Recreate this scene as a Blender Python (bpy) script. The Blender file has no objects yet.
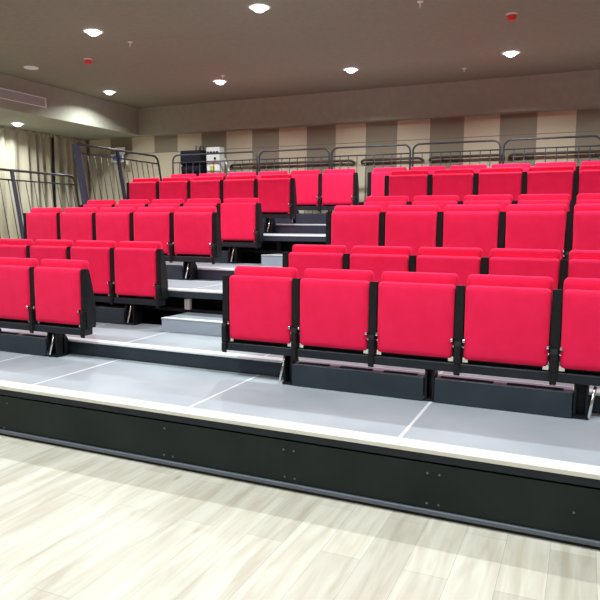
import bpy, bmesh, math, random
from mathutils import Vector, Matrix
random.seed(7)
COL = bpy.context.scene.collection
H = 1.477                      # eye height above the hall floor

# ------------------------------------------------------------------ helpers
def link(name, bm, mat=None, parent=None, smooth=False):
    bmesh.ops.recalc_face_normals(bm, faces=bm.faces)
    me = bpy.data.meshes.new(name)
    bm.to_mesh(me); bm.free()
    if smooth:
        for p in me.polygons: p.use_smooth = True
    if mat: me.materials.append(mat)
    o = bpy.data.objects.new(name, me); COL.objects.link(o)
    if parent: o.parent = parent
    return o

def tag(o, label=None, cat=None, group=None, kind=None):
    if label: o['label'] = label
    if cat: o['category'] = cat
    if group: o['group'] = group
    if kind: o['kind'] = kind
    return o

def thing(name, label, cat, loc=(0, 0, 0), group=None):
    o = bpy.data.objects.new(name, None); COL.objects.link(o)
    o.empty_display_size = .1
    o.location = loc
    return tag(o, label, cat, group)

def box(bm, x0, x1, y0, y1, z0, z1, bev=0.0, seg=2):
    r = bmesh.ops.create_cube(bm, size=1)
    vs = r['verts']
    for v in vs:
        v.co = Vector(((x0+x1)/2+v.co.x*(x1-x0), (y0+y1)/2+v.co.y*(y1-y0), (z0+z1)/2+v.co.z*(z1-z0)))
    if bev > 0:
        es = list({e for v in vs for e in v.link_edges})
        bmesh.ops.bevel(bm, geom=es, offset=bev, segments=seg, affect='EDGES', profile=.5)

def B(*a, **k):
    bm = bmesh.new(); box(bm, *a, **k); return bm

def tube(bm, pts, r, n=10, cap=True):
    pts = [Vector(p) for p in pts]
    rings = []
    prev = None
    for i, p in enumerate(pts):
        if i == 0: t = pts[1]-pts[0]
        elif i == len(pts)-1: t = pts[-1]-pts[-2]
        else: t = (pts[i+1]-p).normalized()+(p-pts[i-1]).normalized()
        t.normalize()
        if prev is None:
            a = Vector((0, 0, 1)) if abs(t.z) < .9 else Vector((1, 0, 0))
            u = t.cross(a).normalized()
        else:
            u = (prev-t*prev.dot(t)).normalized()
        prev = u
        w = t.cross(u)
        rings.append([bm.verts.new(p+r*(math.cos(2*math.pi*k/n)*u+math.sin(2*math.pi*k/n)*w)) for k in range(n)])
    for a, b in zip(rings, rings[1:]):
        for k in range(n):
            bm.faces.new((a[k], a[(k+1) % n], b[(k+1) % n], b[k]))
    if cap:
        bm.faces.new(rings[0][::-1]); bm.faces.new(rings[-1])

def T(pts, r, n=10):
    bm = bmesh.new(); tube(bm, pts, r, n); return bm

def prism(bm, prof, x0, x1, bev=0):
    """profile in (y,z) extruded along x"""
    a = [bm.verts.new((x0, y, z)) for y, z in prof]
    b = [bm.verts.new((x1, y, z)) for y, z in prof]
    n = len(prof)
    fs = [bm.faces.new(a[::-1]), bm.faces.new(b)]
    for i in range(n):
        fs.append(bm.faces.new((a[i], a[(i+1) % n], b[(i+1) % n], b[i])))
    if bev:
        es = list({e for v in a+b for e in v.link_edges})
        bmesh.ops.bevel(bm, geom=es, offset=bev, segments=2, affect='EDGES')

def cushion(hx, hy, hz, r, bulge_front=.0, bulge_back=.0, n=14):
    """rounded pillow-like block centred on origin"""
    bm = bmesh.new()
    bmesh.ops.create_cube(bm, size=2)
    bmesh.ops.subdivide_edges(bm, edges=bm.edges[:], cuts=n, use_grid_fill=True)
    for v in bm.verts:
        c = v.co
        def warp(t, h):        # denser samples near the rim
            s = math.copysign(abs(t)**.7, t)
            return s*h
        p = Vector((warp(c.x, hx), warp(c.y, hy), warp(c.z, hz)))
        rr = min(r, hy*.95)
        q = Vector((max(-hx+r, min(hx-r, p.x)), max(-hy+rr, min(hy-rr, p.y)), max(-hz+r, min(hz-r, p.z))))
        d = p-q
        if d.length > 1e-6:
            dd = Vector((d.x/r, d.y/rr, d.z/r))
            m = max(abs(dd.x), abs(dd.y), abs(dd.z))
            dd = dd.normalized()*m
            p = q+Vector((dd.x*r, dd.y*rr, dd.z*r))
        f = max(0, 1-(p.x/hx)**4)*max(0, 1-(p.z/hz)**4)
        if p.y < 0: p.y -= bulge_front*f
        else: p.y += bulge_back*f
        v.co = p
    return bm

def shift(bm, d):
    bmesh.ops.translate(bm, verts=bm.verts, vec=Vector(d)); return bm

# ------------------------------------------------------------------ materials
def mat(name, color, rough=.5, metal=0, spec=.5):
    m = bpy.data.materials.new(name); m.use_nodes = True
    b = m.node_tree.nodes['Principled BSDF']
    b.inputs['Base Color'].default_value = (*color, 1)
    b.inputs['Roughness'].default_value = rough
    b.inputs['Metallic'].default_value = metal
    b.inputs['Specular IOR Level'].default_value = spec
    return m

def noisy(m, c1, c2, scale, detail=4, stretch=(1, 1, 1), bump=0, bscale=None, p0=.3, p1=.7, rough=None, bdist=.002):
    nt = m.node_tree; N = nt.nodes; L = nt.links
    b = N['Principled BSDF']
    tc = N.new('ShaderNodeTexCoord'); mp = N.new('ShaderNodeMapping')
    mp.inputs['Scale'].default_value = stretch
    L.new(tc.outputs['Object'], mp.inputs['Vector'])
    no = N.new('ShaderNodeTexNoise'); no.inputs['Scale'].default_value = scale; no.inputs['Detail'].default_value = detail
    L.new(mp.outputs[0], no.inputs['Vector'])
    cr = N.new('ShaderNodeValToRGB'); cr.color_ramp.elements[0].position = p0; cr.color_ramp.elements[1].position = p1
    cr.color_ramp.elements[0].color = (*c1, 1); cr.color_ramp.elements[1].color = (*c2, 1)
    L.new(no.outputs['Fac'], cr.inputs[0]); L.new(cr.outputs[0], b.inputs['Base Color'])
    if rough:
        mr = N.new('ShaderNodeMapRange'); mr.inputs['To Min'].default_value = rough[0]; mr.inputs['To Max'].default_value = rough[1]
        L.new(no.outputs['Fac'], mr.inputs['Value']); L.new(mr.outputs[0], b.inputs['Roughness'])
    if bump:
        n2 = N.new('ShaderNodeTexNoise'); n2.inputs['Scale'].default_value = bscale or scale*6
        L.new(mp.outputs[0], n2.inputs['Vector'])
        bp = N.new('ShaderNodeBump'); bp.inputs['Strength'].default_value = bump; bp.inputs['Distance'].default_value = bdist
        L.new(n2.outputs['Fac'], bp.inputs['Height']); L.new(bp.outputs[0], b.inputs['Normal'])
    return m

M = {}
M['red'] = noisy(mat('red_fabric', (.8, .01, .06), .85, spec=.2), (.80, .010, .064), (.88, .014, .084), 9, bump=.35, bscale=260)
M['red'].node_tree.nodes['Principled BSDF'].inputs['Sheen Weight'].default_value = .15
M['red'].node_tree.nodes['Principled BSDF'].inputs['Sheen Roughness'].default_value = .5
M['red'].node_tree.nodes['Principled BSDF'].inputs['Sheen Tint'].default_value = (1, .25, .4, 1)
M['black'] = noisy(mat('black_plastic', (.012, .013, .015), .45, spec=.25), (.005, .006, .007), (.011, .012, .014), 30, bump=.1, bscale=300)
M['steel'] = noisy(mat('black_steel', (.02, .024, .03), .45, spec=.25), (.011, .015, .020), (.018, .023, .030), 6, rough=(.35, .55))
M['fairing'] = noisy(mat('slate_fairing', (.03, .04, .05), .45, spec=.3), (.020, .031, .040), (.029, .043, .054), 4, rough=(.35, .5))
M['lilac'] = mat('lilac_grey_plate', (.26, .26, .33), .4)
M['chrome'] = mat('chrome', (.75, .76, .78), .18, 1)
M['deck'] = noisy(mat('grey_deck_board', (.35, .39, .42), .4), (.31, .36, .395), (.39, .44, .475), 1.6, detail=6, rough=(.28, .5))
M['stepgrey'] = noisy(mat('step_face_grey', (.3, .35, .4), .5), (.30, .36, .42), (.36, .42, .48), 3)
M['nosing'] = noisy(mat('cream_nosing', (.8, .79, .74), .4), (.70, .68, .61), (.79, .77, .70), 5)
M['nosewhite'] = mat('white_nosing', (.86, .88, .90), .35)
M['joint'] = mat('pale_joint_strip', (.72, .75, .77), .4)
M['fascia'] = noisy(mat('black_fascia', (.01, .015, .014), .4, spec=.22), (.007, .012, .011), (.015, .023, .021), 3, detail=5, rough=(.32, .55))
M['railsteel'] = mat('blue_grey_trim', (.10, .12, .15), .4)
M['rail'] = noisy(mat('grey_rail_paint', (.06, .06, .07), .45), (.028, .028, .036), (.05, .05, .062), 8)
M['navyrail'] = mat('navy_post_paint', (.035, .04, .08), .4)
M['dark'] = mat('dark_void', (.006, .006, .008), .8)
M['navy'] = noisy(mat('navy_riser', (.02, .026, .045), .5), (.018, .024, .042), (.028, .036, .06), 5)
M['ceil'] = noisy(mat('taupe_ceiling', (.25, .2, .16), .9, spec=.2), (.215, .205, .150), (.24, .229, .168), 14, detail=6)
M['bulk'] = noisy(mat('taupe_bulkhead', (.3, .28, .25), .8, spec=.2), (.33, .335, .265), (.365, .37, .295), 10)
M['curtain'] = noisy(mat('olive_beige_curtain', (.4, .36, .26), .75, spec=.25), (.40, .37, .265), (.52, .48, .36), 5, stretch=(1, 1, .1), bump=.2, bscale=200)
M['wallplain'] = noisy(mat('beige_wall_paint', (.5, .44, .35), .85), (.46, .41, .33), (.52, .46, .37), 5)
M['wood'] = noisy(mat('dark_brown_handrail', (.07, .035, .025), .4), (.05, .025, .02), (.11, .06, .04), 6, stretch=(.3, 4, 4))
M['white'] = mat('white_enamel', (.8, .84, .8), .4)
M['redplastic'] = mat('red_plastic', (.75, .02, .02), .4)
M['offwhite'] = mat('off_white_plastic', (.75, .73, .68), .5)
M['slate'] = mat('dark_navy_case', (.006, .007, .016), .7, spec=.25)
M['green'] = mat('yellow_green_sticker', (.55, .6, .12), .5)
M['blue'] = mat('blue_print', (.15, .25, .75), .5)
M['grille'] = mat('grille_grey', (.72, .72, .73), .5)
M['bolt'] = mat('grey_bolt', (.2, .22, .22), .35, .8)

def emis(name, s, col=(1, 1, 1)):
    m = bpy.data.materials.new(name); m.use_nodes = True
    nt = m.node_tree; nt.nodes.clear()
    e = nt.nodes.new('ShaderNodeEmission'); e.inputs[0].default_value = (*col, 1); e.inputs[1].default_value = s
    o = nt.nodes.new('ShaderNodeOutputMaterial'); nt.links.new(e.outputs[0], o.inputs[0])
    return m
M['lamp'] = emis('lamp_glow', 12, (.93, .95, 1))

# striped fabric wall: alternate light and dark vertical panels .5285 m wide
def wall_mat():
    m = mat('striped_wall_fabric', (.5, .4, .3), .85, spec=.2)
    nt = m.node_tree; N = nt.nodes; L = nt.links; b = N['Principled BSDF']
    tc = N.new('ShaderNodeTexCoord'); sp = N.new('ShaderNodeSeparateXYZ'); L.new(tc.outputs['Object'], sp.inputs[0])
    def mth(op, a, bb=None, v=None):
        n = N.new('ShaderNodeMath'); n.operation = op
        if isinstance(a, (int, float)): n.inputs[0].default_value = a
        else: L.new(a, n.inputs[0])
        if bb is not None:
            if isinstance(bb, (int, float)): n.inputs[1].default_value = bb
            else: L.new(bb, n.inputs[1])
        return n.outputs[0]
    t = mth('DIVIDE', mth('ADD', sp.outputs['X'], .199+.5075*40), .5075*2)
    dark = mth('LESS_THAN', mth('FRACT', t), .5)
    # low left corner is plain light cloth
    low = mth('MULTIPLY', mth('LESS_THAN', sp.outputs['Z'], 2.735), mth('LESS_THAN', sp.outputs['X'], -6.8))
    dark = mth('MULTIPLY', dark, mth('SUBTRACT', 1, low))
    mx = N.new('ShaderNodeMix'); mx.data_type = 'RGBA'; L.new(dark, mx.inputs['Factor'])
    mx.inputs[6].default_value = (.74, .66, .49, 1); mx.inputs[7].default_value = (.34, .30, .225, 1)
    seam = mth('LESS_THAN', mth('ABSOLUTE', mth('SUBTRACT', sp.outputs['Z'], 2.735)), .005)
    m2 = N.new('ShaderNodeMix'); m2.data_type = 'RGBA'; L.new(seam, m2.inputs['Factor'])
    L.new(mx.outputs[2], m2.inputs[6]); m2.inputs[7].default_value = (.25, .21, .17, 1)
    no = N.new('ShaderNodeTexNoise'); no.inputs['Scale'].default_value = 60; L.new(tc.outputs['Object'], no.inputs['Vector'])
    m3 = N.new('ShaderNodeMix'); m3.data_type = 'RGBA'; m3.blend_type = 'MULTIPLY'; m3.inputs['Factor'].default_value = .25
    L.new(m2.outputs[2], m3.inputs[6]); L.new(no.outputs['Color'], m3.inputs[7]); 
    L.new(m3.outputs[2], b.inputs['Base Color'])
    return m
M['stripe'] = wall_mat()

# pale laminate planks running front to back
def floor_mat():
    m = mat('pale_oak_laminate', (.6, .55, .45), .3)
    nt = m.node_tree; N = nt.nodes; L = nt.links; b = N['Principled BSDF']
    tc = N.new('ShaderNodeTexCoord')
    mp = N.new('ShaderNodeMapping'); mp.inputs['Rotation'].default_value = (0, 0, math.radians(90)); mp.inputs['Location'].default_value = (.13, .07, 0)
    L.new(tc.outputs['Object'], mp.inputs['Vector'])
    br = N.new('ShaderNodeTexBrick'); br.offset = .37; br.inputs['Scale'].default_value = 1
    br.inputs['Brick Width'].default_value = 1.2; br.inputs['Row Height'].default_value = .19
    br.inputs['Mortar Size'].default_value = .0011; br.inputs['Mortar Smooth'].default_value = .2; br.inputs['Bias'].default_value = 0
    br.inputs['Color1'].default_value = (.52, .505, .43, 1); br.inputs['Color2'].default_value = (.64, .625, .54, 1)
    br.inputs['Mortar'].default_value = (.36, .33, .27, 1)
    L.new(mp.outputs[0], br.inputs['Vector'])
    gm = N.new('ShaderNodeMapping'); gm.inputs['Scale'].default_value = (9, .9, 1); L.new(tc.outputs['Object'], gm.inputs['Vector'])
    gn = N.new('ShaderNodeTexNoise'); gn.inputs['Scale'].default_value = 2.2; gn.inputs['Detail'].default_value = 8; gn.inputs['Distortion'].default_value = .6
    L.new(gm.outputs[0], gn.inputs['Vector'])
    cr = N.new('ShaderNodeValToRGB'); cr.color_ramp.elements[0].position = .32; cr.color_ramp.elements[1].position = .62
    cr.color_ramp.elements[0].color = (.74, .70, .62, 1); cr.color_ramp.elements[1].color = (1, 1, 1, 1)
    L.new(gn.outputs['Fac'], cr.inputs[0])
    mx = N.new('ShaderNodeMix'); mx.data_type = 'RGBA'; mx.blend_type = 'MULTIPLY'; mx.inputs['Factor'].default_value = .8
    L.new(br.outputs['Color'], mx.inputs[6]); L.new(cr.outputs[0], mx.inputs[7])
    # knots
    km = N.new('ShaderNodeMapping'); km.inputs['Scale'].default_value = (3.2, 1.0, 1); L.new(tc.outputs['Object'], km.inputs['Vector'])
    vo = N.new('ShaderNodeTexVoronoi'); vo.inputs['Scale'].default_value = 1.5; L.new(km.outputs[0], vo.inputs['Vector'])
    kr = N.new('ShaderNodeValToRGB'); kr.color_ramp.elements[0].position = .02; kr.color_ramp.elements[1].position = .09
    kr.color_ramp.elements[0].color = (.55, .48, .38, 1); kr.color_ramp.elements[1].color = (1, 1, 1, 1)
    L.new(vo.outputs['Distance'], kr.inputs[0])
    m4 = N.new('ShaderNodeMix'); m4.data_type = 'RGBA'; m4.blend_type = 'MULTIPLY'; m4.inputs['Factor'].default_value = .8
    L.new(mx.outputs[2], m4.inputs[6]); L.new(kr.outputs[0], m4.inputs[7])
    L.new(m4.outputs[2], b.inputs['Base Color'])
    mr = N.new('ShaderNodeMapRange'); mr.inputs['To Min'].default_value = .30; mr.inputs['To Max'].default_value = .42
    L.new(gn.outputs['Fac'], mr.inputs['Value']); L.new(mr.outputs[0], b.inputs['Roughness'])
    bp = N.new('ShaderNodeBump'); bp.inputs['Strength'].default_value = .12; bp.inputs['Distance'].default_value = .002
    L.new(gn.outputs['Fac'], bp.inputs['Height']); L.new(bp.outputs[0], b.inputs['Normal'])
    return m
M['floor'] = floor_mat()

# ------------------------------------------------------------------ the room
XL, XR, YF, YB = -9.05, 3.6, -4.6, 9.80
ZC, ZS = H+2.03, H+1.557
def struct(name, bm, m):
    return tag(link(name, bm, m), kind='structure')
struct('floor', B(XL-.2, XR+.2, YF-.2, YB+.2, -.15, 0), M['floor'])
struct('ceiling', B(XL-.2, XR+.2, YF-.2, YB+.2, ZC, ZC+.15), M['ceil'])
struct('wall_back', B(XL-.2, XR+.2, YB, YB+.2, 0, ZC), M['stripe'])
struct('wall_left', B(XL-.2, XL, YF, YB, 0, ZC), M['wallplain'])
struct('wall_right', B(XR, XR+.2, YF, YB, 0, ZC), M['wallplain'])
struct('wall_front', B(XL, XR, YF-.2, YF, 0, ZC), M['wallplain'])
# dropped bulkheads along the left and the back wall
XBK, YBK = -7.5, 9.6
bm = bmesh.new()
poly = [(XL, YF), (XBK, YF), (XBK, YBK), (XR, YBK), (XR, YB), (XL, YB)]
lo = [bm.verts.new((x, y, ZS)) for x, y in poly]; hi = [bm.verts.new((x, y, ZC)) for x, y in poly]
bm.faces.new(lo); bm.faces.new(hi)
for i in range(6): bm.faces.new((lo[i], lo[(i+1) % 6], hi[(i+1) % 6], hi[i]))
bmesh.ops.triangulate(bm, faces=[f for f in bm.faces if len(f.verts) > 4])
struct('trim_bulkhead', bm, M['bulk'])

# ------------------------------------------------------------------ tiers
D = .9937
ZT = [H-1.12, H-.996, H-.64, H-.512, H-.152, H-.024]    # deck heights
Y0 = 3.05                                               # first nosing
YR = [Y0+D*i+(.03 if i == 1 else 0) for i in range(6)]
PX0, PX1 = -6.50, 1.45
SEAMS = [-5.52, -4.24, -3.425, -2.145, -.834, .45]
ORD = ['front', 'second', 'third', 'fourth', 'fifth', 'top']
for i in range(6):
    y0 = YR[i]; y1 = YR[i+1]+.02 if i < 5 else YB-.02
    z = ZT[i]
    if i == 5: pass
    t = thing('seating_tier', {0: 'lowest grey deck of the seating stand, nearest the wood floor, with a cream front edge',
        1: 'second grey deck up, one shallow step above the lowest deck',
        2: 'third grey deck up, above the grey step box and dark opening',
        3: 'fourth grey deck up, one shallow step behind the third deck',
        4: 'fifth deck up, the lower of two white edged steps high in the aisle',
        5: 'topmost deck of the stand, carrying the last seat row and rear railings'}[i], 'platform', (0, y0, z), 'decks of the retractable seating stand')
    nd = .11 if i == 0 else .085
    nz = .012
    # deck board with its front strip left for the nosing
    link('deck_board', B(PX0, PX1, nd, y1-y0-(.022 if i < 5 else 0), -.035, 0), M['deck'], t)
    bm = bmesh.new(); box(bm, PX0, PX1, -.004, nd, -.022 if i == 0 else -.016, .003 if i < 5 else 0, bev=.003 if i < 5 else 0, seg=1)
    link('nosing', bm, M['nosing'] if i == 0 else M['nosewhite'], t)
    for sx in SEAMS:
        if i in (0, 1, 2, 3):
            link('joint_strip', B(sx-.009, sx+.009, nd, y1-y0-(.022 if i < 5 else 0), 0, .0012), M['joint'], t)
    # what closes the front of the tier
    if i == 0:
        link('edge_beam', B(PX0, PX1, .004, .05, -.062, -.022), M['steel'], t)
        link('front_panel', B(PX0, PX1, .012, .03, -.312, -.075), M['fascia'], t)
        link('shadow_gap', B(PX0, PX1, .03, .05, -.33, -.06), M['dark'], t)
        link('kick_rail', B(PX0, PX1, -.004, .04, -.338, -.313, bev=.004, seg=1), M['railsteel'], t)
        link('base_strip', B(PX0, PX1, .01, .06, -.357, -.338), M['dark'], t)
        for (bx, bz) in [(-2.263, -.283), (-2.198, -.285), (-2.255, -.115), (-1.459, -.126), (-1.398, -.125), (-1.452, -.282), (-1.391, -.283),
                         (-3.601, -.298), (-3.56, -.12), (-.66, -.126), (-.6, -.126), (-.66, -.283), (-.6, -.283), (.02, -.2)]:
            bm = bmesh.new()
            bmesh.ops.create_cone(bm, cap_ends=True, segments=12, radius1=.007, radius2=.005, depth=.006, matrix=Matrix.Translation((bx, .010, bz)) @ Matrix.Rotation(math.pi/2, 4, 'X'))
            link('bolt', bm, M['bolt'], t)
    elif i in (1, 3, 5):
        link('riser_panel', B(PX0, PX1, .004, .02, ZT[i-1]-z+.0015, -.016), M['navy'] if i > 1 else M['fairing'], t)
    else:
        link('edge_beam', B(PX0, PX1, .004, .05, -.075, -.016), M['navy'] if i == 4 else M['fairing'], t)
        link('cross_bar', B(PX0, PX1, .14, .17, -.235, -.205), M['steel'], t)
        link('opening_shade_sheet', B(PX0, PX1, .42, .44, ZT[i-1]-z-.1, -.04), M['dark'], t)  # added dark sheet, its colour stands in for shade inside the open front
        for bx in [PX0+.1, -5.0, -3.52, -2.25, -1.0, .3]:
            link('support_post', B(bx-.025, bx+.025, .2, .25, ZT[i-1]-z-.1, -.036), M['steel'], t)
    if i == 2:
        link('pale_bracket', B(-3.52, -3.46, .10, .14, -.235+.03, -.10, bev=.004), M['offwhite'], t)
        link('pale_foot', B(-3.62, -3.52, -.02, .02, -.30, -.285, bev=.002), M['offwhite'], t)
    # side plates
    for sx in (PX0, PX1-.012):
        link('side_plate', B(sx-.012, sx, .06, y1-y0-.03, -z, -.036), M['fascia'], t)
# loose step boxes in the aisle
def step_box(x0, x1, yf, zb, zt, depth, label):
    t = thing('step_box', label, 'step', ((x0+x1)/2, yf, zb), 'grey step boxes in the aisle')
    w = (x1-x0)/2
    link('step_body', B(-w, w, 0, depth, .0015, zt-zb-.012), M['stepgrey'], t)
    link('tread', B(-w-.004, w+.004, -.005, depth, zt-zb-.012, zt-zb, bev=.003, seg=1), M['deck'], t)
    link('tread_edge', B(-w-.004, w+.004, -.008, .07, zt-zb, zt-zb+.003), M['nosewhite'], t)
step_box(-3.50, -2.60, 4.745, ZT[1], ZT[1]+.122, .42, 'low grey step box in the aisle, the lower and nearer of the two')
step_box(-3.50, -2.60, 6.72, ZT[3], ZT[3]+.125, .42, 'small grey step box higher up the aisle, half hidden behind red seats')

# ------------------------------------------------------------------ seats
def make_side_frame(name='side_frame'):
    bm = bmesh.new()
    prof = [(-.002, .742), (.034, .742), (.046, .736), (.072, .62), (.097, .49), (.104, .42), (.106, .2635),
            (-.004, .2635), (-.004, .45)]
    prism(bm, prof, -.0265, .0265, bev=.004)
    prism(bm, [(-.003, .2635), (-.034, .2635), (-.036, .375), (-.026, .40), (-.003, .405)], -.019, .019, bev=.003)
    return link(name, bm, M['black'])

def make_chair():
    t = thing('tip_up_chair', 'x', 'chair')
    s = shift(cushion(.243, .037, .229, .026, bulge_front=.008, n=18), (0, .016, .516))
    link('seat', s, M['red'], t, smooth=True)
    b = shift(cushion(.2475, .031, .255, .030, n=16), (0, .090, .553))
    link('backrest', b, M['red'], t, smooth=True)
    # hinge pan under the raised seat
    bm = bmesh.new(); box(bm, -.236, .236, .03, .115, .262, .292, bev=.006)
    link('seat_pan', bm, M['black'], t)
    f = make_side_frame(); f.parent = t; f.location = (-.275, 0, 0)
    for sx in (-1, 1):
        bm = bmesh.new()
        xx = sx*.239
        tube(bm, [(xx-.006, -.02, .405), (xx+.006, -.02, .405)], .013, 12)
        tube(bm, [(xx-.009, .0, .365), (xx+.009, .0, .365)], .008, 10)
        link('pivot', bm, M['chrome'], t, smooth=False)
    bm = bmesh.new()
    box(bm, -.246, -.215, .0, .012, .270, .300); link('corner_plate', bm, M['chrome'], t)
    bm = bmesh.new()
    box(bm, .215, .246, .0, .012, .270, .300); link('corner_plate', bm, M['chrome'], t)
    return t

proto = make_chair()
proto_end = make_side_frame('end_frame'); proto_end.parent = proto; proto_end.location = (.275, 0, 0)
used = [False]
def copy_chair(label, group, loc, end):
    r = proto.copy(); COL.objects.link(r); r.location = loc
    r['label'] = label; r['group'] = group
    for ch in proto_children:
        if ch.name.startswith('end_frame') and not end: continue
        c = ch.copy(); COL.objects.link(c); c.parent = r
    return r
proto_children = list(proto.children)

def ordinal(n): return ['first', 'second', 'third', 'fourth', 'fifth', 'sixth'][n]
XRB, XLB = -2.328, -3.642      # aisle-side ends of the two blocks
YS0 = 3.915
rows = []
for i in range(6):
    nl = [2, 4, 5, 5, 5, 6][i]
    le = XLB+(.55 if i == 5 else 0)
    rs = XRB-(.55 if i == 5 else 0)
    nr = 6 if i == 5 else 5
    rows.append((i, le, nl, rs, nr))
for (i, le, nl, rs, nr) in rows:
    y = YS0+D*i; z = ZT[i]
    rn = ['front row', 'second row', 'third row', 'fourth row', 'fifth row', 'last row'][i]
    for k in range(nl):
        xc = le-.55*k-.275
        pos = 'at the aisle end' if k == 0 else ('at the far left end' if k == nl-1 and i > 1 else ordinal(k)+' from the aisle')
        copy_chair('folded red seat in the %s, left block, %s' % (rn, pos), 'red tip-up seats in the left block', (xc, y, z), k == 0)
    for k in range(nr):
        xc = rs+.55*k+.275
        pos = 'at the aisle end' if k == 0 else ordinal(k)+' from the aisle'
        copy_chair('folded red seat in the %s, right block, %s' % (rn, pos), 'red tip-up seats in the right block', (xc, y, z), k == nr-1)
for ch in proto_children: bpy.data.objects.remove(ch)
bpy.data.objects.remove(proto)

# steel base of every block of a row: beam, fairings with slotted tops, brackets, gas struts
def row_base(i, x0, x1, side, label):
    y = YS0+D*i; z = ZT[i]
    t = thing('seat_row_base', label, 'seat base', ((x0+x1)/2, y, z), 'black bases under the seat rows')
    xc = (x0+x1)/2
    def L(x): return x-xc
    link('beam', B(L(x0)-.015, L(x1)+.015, -.02, .075, .206, .262, bev=.004, seg=1), M['steel'], t)
    n_ = round((x1-x0)/.55)
    for k in range(n_+1):
        bm = bmesh.new(); xx = L(x0)+(x1-x0)*k/n_
        prism(bm, [(-.021, .188), (-.03, .19), (-.036, .205), (-.036, .2615), (-.021, .2615)], xx-.019, xx+.019, bev=.003)
        link('seat_foot', bm, M['black'], t)
    yr = Y0+D*(i+1)-y-.006     # riser face
    if i == 5: yr = .14
    top = .155
    spans = []; brs = []
    if side == 'R':
        a = x0+.535
        if i == 5: a = x0+.12
        brs.append((a-.075, a-.005, 1))
        while a < x1-.2:
            b = min(a+(.795 if len(spans) == 1 else .91), x1-.05); spans.append((a, b)); brs.append((b+.005, b+.065+(.02 if len(spans) == 2 else 0), 0)); a = b+.07+(.42 if len(spans) == 2 else 0)
    else:
        a = x1-.41
        if i == 5: a = x1-.02
        brs.append((a+.005, a+.11, 1))
        while a > x0+.2:
            b = max(a-.91, x0+.05); spans.append((b, a)); brs.append((b-.065, b-.005, 0)); a = b-.07
    for (a, b) in spans:
        f = link('fairing', B(L(a), L(b), -.022, -.004, .002, top, bev=.003, seg=1), M['fairing'] if i < 4 else M['navy'], t)
        tp = link('top_plate', B(L(a), L(b), -.004, yr, top-.012, top-.002), M['lilac'], t)
        n = max(1, int((b-a)/.28)); w = (b-a)/n
        for k in range(n):
            link('slot', B(L(a)+k*w+.03, L(a)+(k+1)*w-.05, .012, .05, top-.002, top+.004), M['dark'], tp)
    for (a, b, s) in brs:
        if b > PX1: continue
        bm = bmesh.new()
        prism(bm, [(.0, .002), (yr-.002, .002), (yr-.002, .14), (.07, .207), (.0, .207), (-.01, .15)], L(a), L(a)+.014)
        prism(bm, [(.0, .002), (yr-.002, .002), (yr-.002, .14), (.07, .207), (.0, .207), (-.01, .15)], L(b)-.014, L(b))
        box(bm, L(a)-.005, L(b)+.005, -.012, .09, .002, .018)
        box(bm, L(a), L(b), .06, .075, .018, .2)
        br_ = link('bracket', bm, M['black'], t)
        if s or (side == 'R' and a > -.3):
            bm = bmesh.new(); m_ = L((a+b)/2)+(.0 if side == 'L' else -.0)
            if side == 'R' and not s: m_ = L(b)+.012
            if side == 'R' and s: m_ = L(a)-.01
            tube(bm, [(m_-.006, -.028, .022), (m_+.004, -.012, .1), (m_+.02, .0, .2)], .009, 8)
            link('gas_strut', bm, M['chrome'], br_, smooth=True)
for (i, le, nl, rs, nr) in rows:
    rn = ['front seat row', 'second seat row', 'third seat row', 'fourth seat row', 'fifth seat row', 'last seat row'][i]
    row_base(i, max(le-.55*nl, PX0+.1), le, 'L', 'black steel beam and box base under the %s, left block' % rn)
    row_base(i, rs, rs+.55*nr, 'R', 'black steel beam and box base under the %s, right block' % rn)

# ------------------------------------------------------------------ railings
def rail_frame(p0, p1, down, rad, up, r):
    """rounded hoop: up at p0, along to p1, down; p0,p1 are top corners; down = vector to the foot"""
    p0, p1, down = Vector(p0), Vector(p1), Vector(down)
    t = (p1-p0).normalized(); u = -down.normalized()
    pts = [p0+down]
    for k in range(7):
        a = math.pi/2*k/6
        pts.append(p0-u*rad+t*rad - t*rad*math.cos(a)+u*rad*math.sin(a))
    for k in range(7):
        a = math.pi/2*k/6
        pts.append(p1-u*rad-t*rad + t*rad*math.sin(a)+u*rad*math.cos(a))
    pts.append(p1+down)
    return pts

def back_rail(x0, x1, label):
    y = 9.18; zt = H+1.118; zd = ZT[5]
    t = thing('guard_railing', label, 'railing', ((x0+x1)/2, y, zd), 'rear guard railings behind the last row')
    h = zt-zd; w = (x1-x0)/2
    link('hoop', T(rail_frame((-w, 0, h), (w, 0, h), (0, 0, -h+.001), .1, 0, .014), .014), M['rail'], t, smooth=True)
    link('lower_rail', T([(-w, 0, h-.125), (w, 0, h-.125)], .010, 8), M['rail'], t, smooth=True)
    link('bottom_rail', T([(-w, 0, .1), (w, 0, .1)], .010, 8), M['rail'], t, smooth=True)
    n = max(2, round(2*w/.135))
    for k in range(1, n):
        x = -w+2*w*k/n
        link('baluster', T([(x, 0, .1), (x, 0, h-.125)], .0065, 6), M['rail'], t, smooth=True)
xs = [-6.49, -4.835, -3.595, -2.345, -1.095, .15]
nm = ['widest rear guard railing, at the left in front of the dark case and white cabinet', 'rear guard railing just right of the widest one',
      'rear guard railing behind the narrow gap in the last seat row', 'rear guard railing right of the one behind the gap',
      'rear guard railing at the right picture edge, rightmost of the railings']
for k in range(5): back_rail(xs[k]+.02, xs[k+1]-.02, nm[k])

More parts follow.
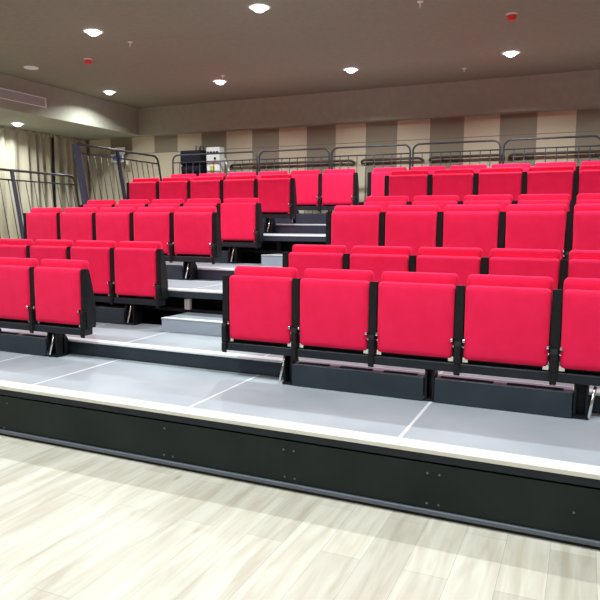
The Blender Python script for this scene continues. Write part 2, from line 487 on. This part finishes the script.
LEAN = .17
def side_rail(ya, yb, zt, zds, posts, label, thick=None, sq=True):
    xt = -6.532-posts[0][1]-LEAN*(zt-zds[0]+.12)
    zd = min(zds)
    t = thing('side_railing', label, 'railing', (xt+LEAN*(zt-zd), (ya+yb)/2, zd))
    ox, oy = xt+LEAN*(zt-zd), (ya+yb)/2
    def P(y, z): return Vector((xt+LEAN*(zt-z)-ox, y-oy, z-zd))
    top = []
    for k in range(7):
        a = math.pi/2*k/6
        top.append(P(yb-.1+.1*math.sin(a), zt-.1+.1*math.cos(a)))
    pts = [P(ya, zt)]+top+[P(yb, zds[1]-.1)]
    link('top_rail', T(pts, .017), M['rail'], t, smooth=True)
    link('lower_rail', T([P(ya, zt-.125), P(yb, zt-.125)], .011, 8), M['rail'], t, smooth=True)
    def zfoot(y):
        z = 0
        for q in range(6):
            if y >= YR[q]: z = ZT[q]
        return z
    link('bottom_rail', T([P(ya, zds[0]+.12), P(yb, zds[1]+.12)], .010, 8), M['rail'], t, smooth=True)
    y = ya+.07; y_end = yb-.05
    while y < y_end:
        if all(abs(y-q) > .05 for q, _ in posts):
            f = (y-ya)/(yb-ya); z0 = zds[0]*(1-f)+zds[1]*f+.12
            link('baluster', T([P(y, z0), P(y, zt-.125)], .0065, 6), M['rail'], t, smooth=True)
        y += .14
    for q, w in posts:
        bm = bmesh.new()
        a = P(q, zt); b = P(q, zfoot(q)-.12)
        vs = []
        for c, zz in ((b, 0), (a, 0)):
            vs += [bm.verts.new(c+Vector((sx*w, sy*w, 0))) for sx, sy in ((-1, -1), (1, -1), (1, 1), (-1, 1))]
        bm.faces.new(vs[:4]); bm.faces.new(vs[4:])
        for k in range(4): bm.faces.new((vs[k], vs[(k+1) % 4], vs[4+(k+1) % 4], vs[4+k]))
        link('post', bm, M['navyrail'], t)
        p_ = P(q, zfoot(q)-.06)
        link('side_socket', B(p_.x-.03, PX0-.0125-ox, p_.y-w-.012, p_.y+w+.012, p_.z-.03, p_.z+.03, bev=.004), M['steel'], t)
side_rail(4.6, 7.26, H+.655, (ZT[1], ZT[3]), [(4.96, .018), (6.15, .018)], 'lower grey side railing with leaning bars, at the left picture edge before the curtains')
side_rail(7.27, 9.2, H+1.115, (ZT[4], ZT[5]), [(7.27, .036), (8.16, .022)], 'upper grey side railing with a thick navy post, in the back left corner')

# ------------------------------------------------------------------ curtains
def curtain(y0, y1, label, seed, back=False):
    rnd = random.Random(seed)
    t = thing('curtain', label, 'curtain', (-8.86, (y0+y1)/2, ZS-.01), 'pleated curtains on the left wall')
    n = int((y1-y0)/.018)
    ph = 0; rowt = []; rowb = []
    amp = .055; yc = (y0+y1)/2
    freq = 2*math.pi/.2
    phs = [0]
    for k in range(n):
        phs.append(phs[-1]+freq*(y1-y0)/n*(1+.55*math.sin(k*.13+seed)*rnd.uniform(.6, 1)))
    bm = bmesh.new()
    lv = []
    zs = [0, -.06, -.3, -1.0, -2.0, -((H+1.25 if back else ZS)-.03)]
    for j, zz in enumerate(zs):
        line = []
        a_ = amp*(.55+.45*min(1, -zz/1.0))
        for k in range(n+1):
            y = y0+(y1-y0)*k/n
            s = math.sin(phs[k]+.15*math.sin(zz*1.3+k*.05))
            x = a_*(s+.25*math.sin(2*phs[k]+1+zz*.4))
            line.append(bm.verts.new((x, y-yc+.012*math.cos(phs[k]), zz)))
        lv.append(line)
    for a, b in zip(lv, lv[1:]):
        for k in range(n): bm.faces.new((a[k], a[k+1], b[k+1], b[k]))
    o = link('drape', bm, M['curtain'], t, smooth=True)
    md = o.modifiers.new('s', 'SOLIDIFY'); md.thickness = .006
    link('heading_tape', B(-.02, .0, y0-yc, y1-yc, -.05, 0.008), M['curtain'], t)
    if back:          # turned to hang in front of the back wall
        t.rotation_euler = (0, 0, math.radians(90)); t.location = (-8.27, YB-.085, H+1.25)
curtain(3.0, 5.98, 'pleated olive beige curtain at the left picture edge, nearest the camera', 1)
curtain(5.983, 8.9, 'pleated olive beige curtain in the middle, behind the lower side railing', 2)
curtain(8.905, 9.7, 'narrow pleated olive beige curtain on the left wall, last before the back corner', 5)
curtain(8.80-.32, 8.80+.32, 'short pleated cream curtain across the back left corner, under a striped panel', 9, back=True)

# ------------------------------------------------------------------ ceiling things
lamps = []
def downlight(x, y, z, label, power, fixture=True):
    t = thing('ceiling_downlight', label, 'ceiling light', (x, y, z), 'recessed downlights')
    bm = bmesh.new()
    n = 28
    for k in range(n):
        pass
    prof = [(.088, 0), (.108, 0), (.108, -.006), (.092, -.010), (.088, -.006)]
    rings = [[bm.verts.new((r*math.cos(2*math.pi*k/n), r*math.sin(2*math.pi*k/n), zz)) for r, zz in prof] for k in range(n)]
    for k in range(n):
        a, b = rings[k], rings[(k+1) % n]
        for q in range(len(prof)):
            bm.faces.new((a[q], a[(q+1) % 5], b[(q+1) % 5], b[q]))
    link('trim_ring', bm, M['offwhite'], t, smooth=False)
    bm = bmesh.new(); bmesh.ops.create_uvsphere(bm, u_segments=24, v_segments=14, radius=1, matrix=Matrix.Diagonal((.068, .068, .05, 1)))
    bmesh.ops.delete(bm, geom=[v for v in bm.verts if v.co.z > .001], context='VERTS')
    link('lamp_lens', bm, M['lamp'], t, smooth=True)
    bm = bmesh.new(); bmesh.ops.create_cone(bm, cap_ends=True, segments=28, radius1=.088, radius2=.088, depth=.002, matrix=Matrix.Translation((0, 0, -.0015)))
    link('reflector', bm, M['white'], t)
    ld = bpy.data.lights.new('downlight_lamp', 'AREA'); ld.shape = 'DISK'; ld.size = .11; ld.energy = power; ld.color = (.94, .98, 1); ld.spread = math.radians(150)
    lo = bpy.data.objects.new('lamp_light', ld); COL.objects.link(lo); lo.parent = t; lo.location = (0, 0, -.054)
PW = 38
downlight(-4.94, 5.60, ZC, 'round ceiling downlight at the upper left, next to the red detector', PW)
downlight(-2.94, 5.62, ZC, 'round ceiling downlight at the top edge of the picture, left of centre', PW)
downlight(-6.95, 5.55, ZC, 'round ceiling downlight beside the left bulkhead, out of view', PW)
downlight(-.94, 5.6, ZC, 'round ceiling downlight above the right seat block, out of view', PW)
downlight(1.06, 5.6, ZC, 'round ceiling downlight far right of the seats, out of view', PW)
downlight(-6.95, 8.20, ZC, 'round ceiling downlight near the back left corner of the ceiling', PW)
downlight(-4.96, 8.24, ZC, 'round ceiling downlight near the back, above the dark case', PW)
downlight(-2.97, 8.30, ZC, 'round ceiling downlight near the back, centre of the picture', PW)
downlight(-.93, 8.26, ZC, 'round ceiling downlight near the back right, below the red detector', PW)
downlight(1.06, 8.26, ZC, 'round ceiling downlight at the back, out of view to the right', PW)
downlight(-8.40, 7.70, ZS, 'round downlight under the lowered left ceiling, beside the curtains', 26)
downlight(-8.40, 5.0, ZS, 'round downlight under the lowered left ceiling, out of view', 33)
for (x, y) in [(-6.9, 2.95), (-4.9, 2.95), (-2.9, 2.95), (-.9, 2.95), (1.1, 2.95), (-4.9, .4), (-2.9, .4), (-.9, .4), (1.1, .4), (-3.9, -2.2), (-.9, -2.2)]:
    downlight(x, y, ZC, 'round ceiling downlight over the open floor, out of view', 33)

def detector(x, y, label):
    t = thing('fire_detector', label, 'detector', (x, y, ZC), 'red detectors on the ceiling')
    bm = bmesh.new(); bmesh.ops.create_cone(bm, cap_ends=True, segments=20, radius1=.05, radius2=.055, depth=.016, matrix=Matrix.Translation((0, 0, -.008)))
    link('base', bm, M['offwhite'], t)
    bm = bmesh.new(); bmesh.ops.create_cone(bm, cap_ends=True, segments=20, radius1=.032, radius2=.05, depth=.045, matrix=Matrix.Translation((0, 0, -.039)))
    link('housing', bm, M['redplastic'], t)
detector(-5.83, 6.50, 'small red detector on the ceiling at the upper left, beside a downlight')
detector(-.77, 6.78, 'small red detector on the ceiling at the upper right')
t = thing('ceiling_speaker', 'flat round white ceiling speaker near the left bulkhead', 'speaker', (-6.85, 6.55, ZC))
bm = bmesh.new(); bmesh.ops.create_cone(bm, cap_ends=True, segments=28, radius1=.085, radius2=.095, depth=.012, matrix=Matrix.Translation((0, 0, -.006)))
link('rim', bm, M['offwhite'], t)
bm = bmesh.new(); bmesh.ops.create_cone(bm, cap_ends=True, segments=28, radius1=.07, radius2=.075, depth=.004, matrix=Matrix.Translation((0, 0, -.014)))
link('mesh_cover', bm, M['grille'], t)
def sprinkler(x, y, label):
    t = thing('sprinkler_head', label, 'sprinkler', (x, y, ZC), 'sprinkler heads on the ceiling')
    bm = bmesh.new(); bmesh.ops.create_cone(bm, cap_ends=True, segments=16, radius1=.022, radius2=.03, depth=.008, matrix=Matrix.Translation((0, 0, -.004)))
    tube(bm, [(0, 0, -.006), (0, 0, -.045)], .008, 8)
    link('body', bm, M['offwhite'], t)
    bm = bmesh.new(); bmesh.ops.create_cone(bm, cap_ends=True, segments=12, radius1=.02, radius2=.014, depth=.004, matrix=Matrix.Translation((0, 0, -.047)))
    link('deflector', bm, M['chrome'], t)
sprinkler(-1.51, 6.09, 'small white sprinkler head near the top edge of the ceiling, right of centre')
sprinkler(-1.58, 8.85, 'small sprinkler head low on the ceiling near the back bulkhead, right of centre')
sprinkler(-4.74, 7.95, 'small sprinkler head just right of the downlight above the dark case')
sprinkler(-4.85, 6.1, 'small sprinkler head right of the red detector on the upper left')

# air vent on the left bulkhead
t = thing('air_vent', 'long white slatted air vent on the side of the left bulkhead', 'vent', (XBK, 6.62, H+1.76))
y0, y1, z0, z1 = -.95, .80, -.072, .072
bm = bmesh.new()
box(bm, .001, .018, y0, y1, z0, z0+.014); box(bm, .001, .018, y0, y1, z1-.014, z1)
box(bm, .001, .018, y0, y0+.02, z0+.014, z1-.014); box(bm, .001, .018, y1-.02, y1, z0+.014, z1-.014)
link('vent_frame', bm, M['white'], t)
link('backing', B(.0005, .004, y0+.02, y1-.02, z0+.014, z1-.014), M['rail'], t)
bm = bmesh.new()
for k in range(9):
    zz = z0+.02+k*.0128
    prism2 = [(.005, zz), (.016, zz+.006)]
    a = [bm.verts.new((x, y, z)) for (x, z) in ((.005, zz+.006), (.016, zz), (.016, zz+.007), (.005, zz+.011)) for y in (y0+.02, y1-.02)]
    for q in range(4):
        i0, i1 = 2*q, 2*((q+1) % 4)
        bm.faces.new((a[i0], a[i1], a[i1+1], a[i0+1]))
tag(link('slats', bm, M['grille'], t), None)

# ------------------------------------------------------------------ behind the stand
def handrail(x0, x1, z, label):
    t = thing('wall_handrail', label, 'handrail', ((x0+x1)/2, YB, z), 'dark wooden handrails on the back wall')
    w = (x1-x0)/2
    pts = [(-w, -.012, -.03), (-w, -.05, -.03), (-w+.02, -.072, -.012), (-w+.06, -.075, 0), (w-.06, -.075, 0), (w-.02, -.072, -.012), (w, -.05, -.03), (w, -.012, -.03)]
    link('grip', T(pts, .021, 10), M['wood'], t, smooth=True)
    n = max(2, int(2*w/.9)+1)
    for k in range(n):
        x = -w+.2+(2*w-.4)*k/(n-1)
        link('wall_bracket', T([(x, -.004, -.06), (x, -.05, -.05), (x, -.073, -.02)], .008, 6), M['wood'], t)
hz = H+.976
handrail(-5.67, -3.42, hz, 'longest dark wooden handrail on the striped wall, left, beside the white cabinet')
handrail(-3.29, -2.32, hz, 'short dark wooden handrail on the striped wall, centre')
handrail(-2.21, -1.14, hz, 'dark wooden handrail on the striped wall, right of centre')
handrail(-1.06, 1.2, hz, 'dark wooden handrail on the striped wall, at the right picture edge')
zd = ZT[5]
# dark flight case / loudspeaker
t = thing('equipment_case', 'dark navy upright case with handles behind the left rear railing', 'case', (-6.20, 9.46, zd))
bm = bmesh.new()
w1, w0 = .215, .165; hh = H+1.21-zd
vs = [bm.verts.new(p) for p in [(-w0, -.12, 0), (w0, -.12, 0), (w0, .12, 0), (-w0, .12, 0), (-w1, -.14, hh*.8), (w1, -.14, hh*.8), (w1, .14, hh*.8), (-w1, .14, hh*.8)]]
for f in ((0, 1, 2, 3), (4, 5, 6, 7), (0, 1, 5, 4), (1, 2, 6, 5), (2, 3, 7, 6), (3, 0, 4, 7)): bm.faces.new([vs[k] for k in f])
bmesh.ops.bevel(bm, geom=bm.edges[:], offset=.02, segments=2, affect='EDGES')
link('body', bm, M['slate'], t)
link('lid', B(-.22, .215, -.15, .15, hh*.8+.002, hh, bev=.03), M['slate'], t)
for x in (.05, .14):
    link('handle', T([(x, -.05, hh-.01), (x, -.05, hh+.07), (x, .05, hh+.07), (x, .05, hh-.01)], .009, 8), M['black'], t)
# white cabinet with knobs
t = thing('white_cabinet', 'white metal cabinet with four black knobs behind the left rear railing', 'cabinet', (-5.775, 9.42, zd))
hh = H+1.245-zd
link('body', B(-.13, .13, -.08, .08, .03, hh, bev=.006), M['white'], t)
link('plinth', B(-.12, .12, -.07, .07, 0, .03), M['dark'], t)
for k in range(4):
    bm = bmesh.new(); bmesh.ops.create_cone(bm, cap_ends=True, segments=14, radius1=.021, radius2=.018, depth=.024, matrix=Matrix.Translation((-.09+.06*k, -.092, hh-.09)) @ Matrix.Rotation(math.pi/2, 4, 'X'))
    link('knob', bm, M['black'], t)
link('slot_panel', B(-.125, .125, -.084, -.079, hh-.235, hh-.215), M['grille'], t)
d_ = link('door', B(-.12, .12, -.09, -.08, .1, hh-.25, bev=.003, seg=1), M['white'], t)
link('latch', B(.03, .06, -.1, -.079, hh-.21, hh-.17), M['black'], d_)
link('sticker', B(-.05, .04, -.0925, -.09, hh-.43, hh-.31), M['green'], d_)
t = thing('leaning_bar', 'pale metal bar leaning against the right side of the white cabinet', 'bar', (-5.56, 9.46, zd))
link('bar', T([(-.06, 0, hh-.18), (.16, -.16, hh-.52), (.22, -.2, .006)], .016, 8), M['grille'], t, smooth=True)
# wall notice in the back left corner
t = thing('wall_notice', 'small white and blue notice on the back wall in the left corner', 'sign', (-7.97, YB-.16, H+1.165))
link('board', B(-.2, .09, -.02, .0, -.07, .08), M['white'], t)
link('blue_panel', B(-.13, .06, -.023, -.02, -.045, .055), M['blue'], t)
link('upper_board', B(-.1, .12, -.02, -.001, .085, .2), M['white'], t)
link('side_card', B(.12, .2, -.012, -.001, -.13, -.02), M['offwhite'], t)

# ------------------------------------------------------------------ camera
f_px = 636.185
yaw, pitch, roll = map(math.radians, (24.028506, 6.957723, .240372))
cy, sy = math.cos(yaw), math.sin(yaw)
fw = Vector((-sy*math.cos(pitch), cy*math.cos(pitch), -math.sin(pitch)))
r_ = Vector((cy, sy, 0)); u_ = r_.cross(fw)
c, s = math.cos(roll), math.sin(roll)
R0 = c*r_+s*u_; U0 = -s*r_+c*u_
mw = Matrix(((R0.x, U0.x, -fw.x, 0), (R0.y, U0.y, -fw.y, 0), (R0.z, U0.z, -fw.z, H), (0, 0, 0, 1)))
cd = bpy.data.cameras.new('camera'); cam = bpy.data.objects.new('camera', cd); COL.objects.link(cam)
cam.matrix_world = mw
cd.sensor_width = 36; cd.lens = 36*f_px/600; cd.clip_start = .05
sc = bpy.context.scene; sc.camera = cam
w = bpy.data.worlds.new('world'); sc.world = w; w.use_nodes = True
w.node_tree.nodes['Background'].inputs[0].default_value = (.5, .5, .55, 1)
w.node_tree.nodes['Background'].inputs[1].default_value = .05
sc.view_settings.view_transform = 'Standard'; sc.view_settings.look = 'None'
sc.view_settings.exposure = 0; sc.view_settings.gamma = 1; sc.view_settings.use_curve_mapping = False
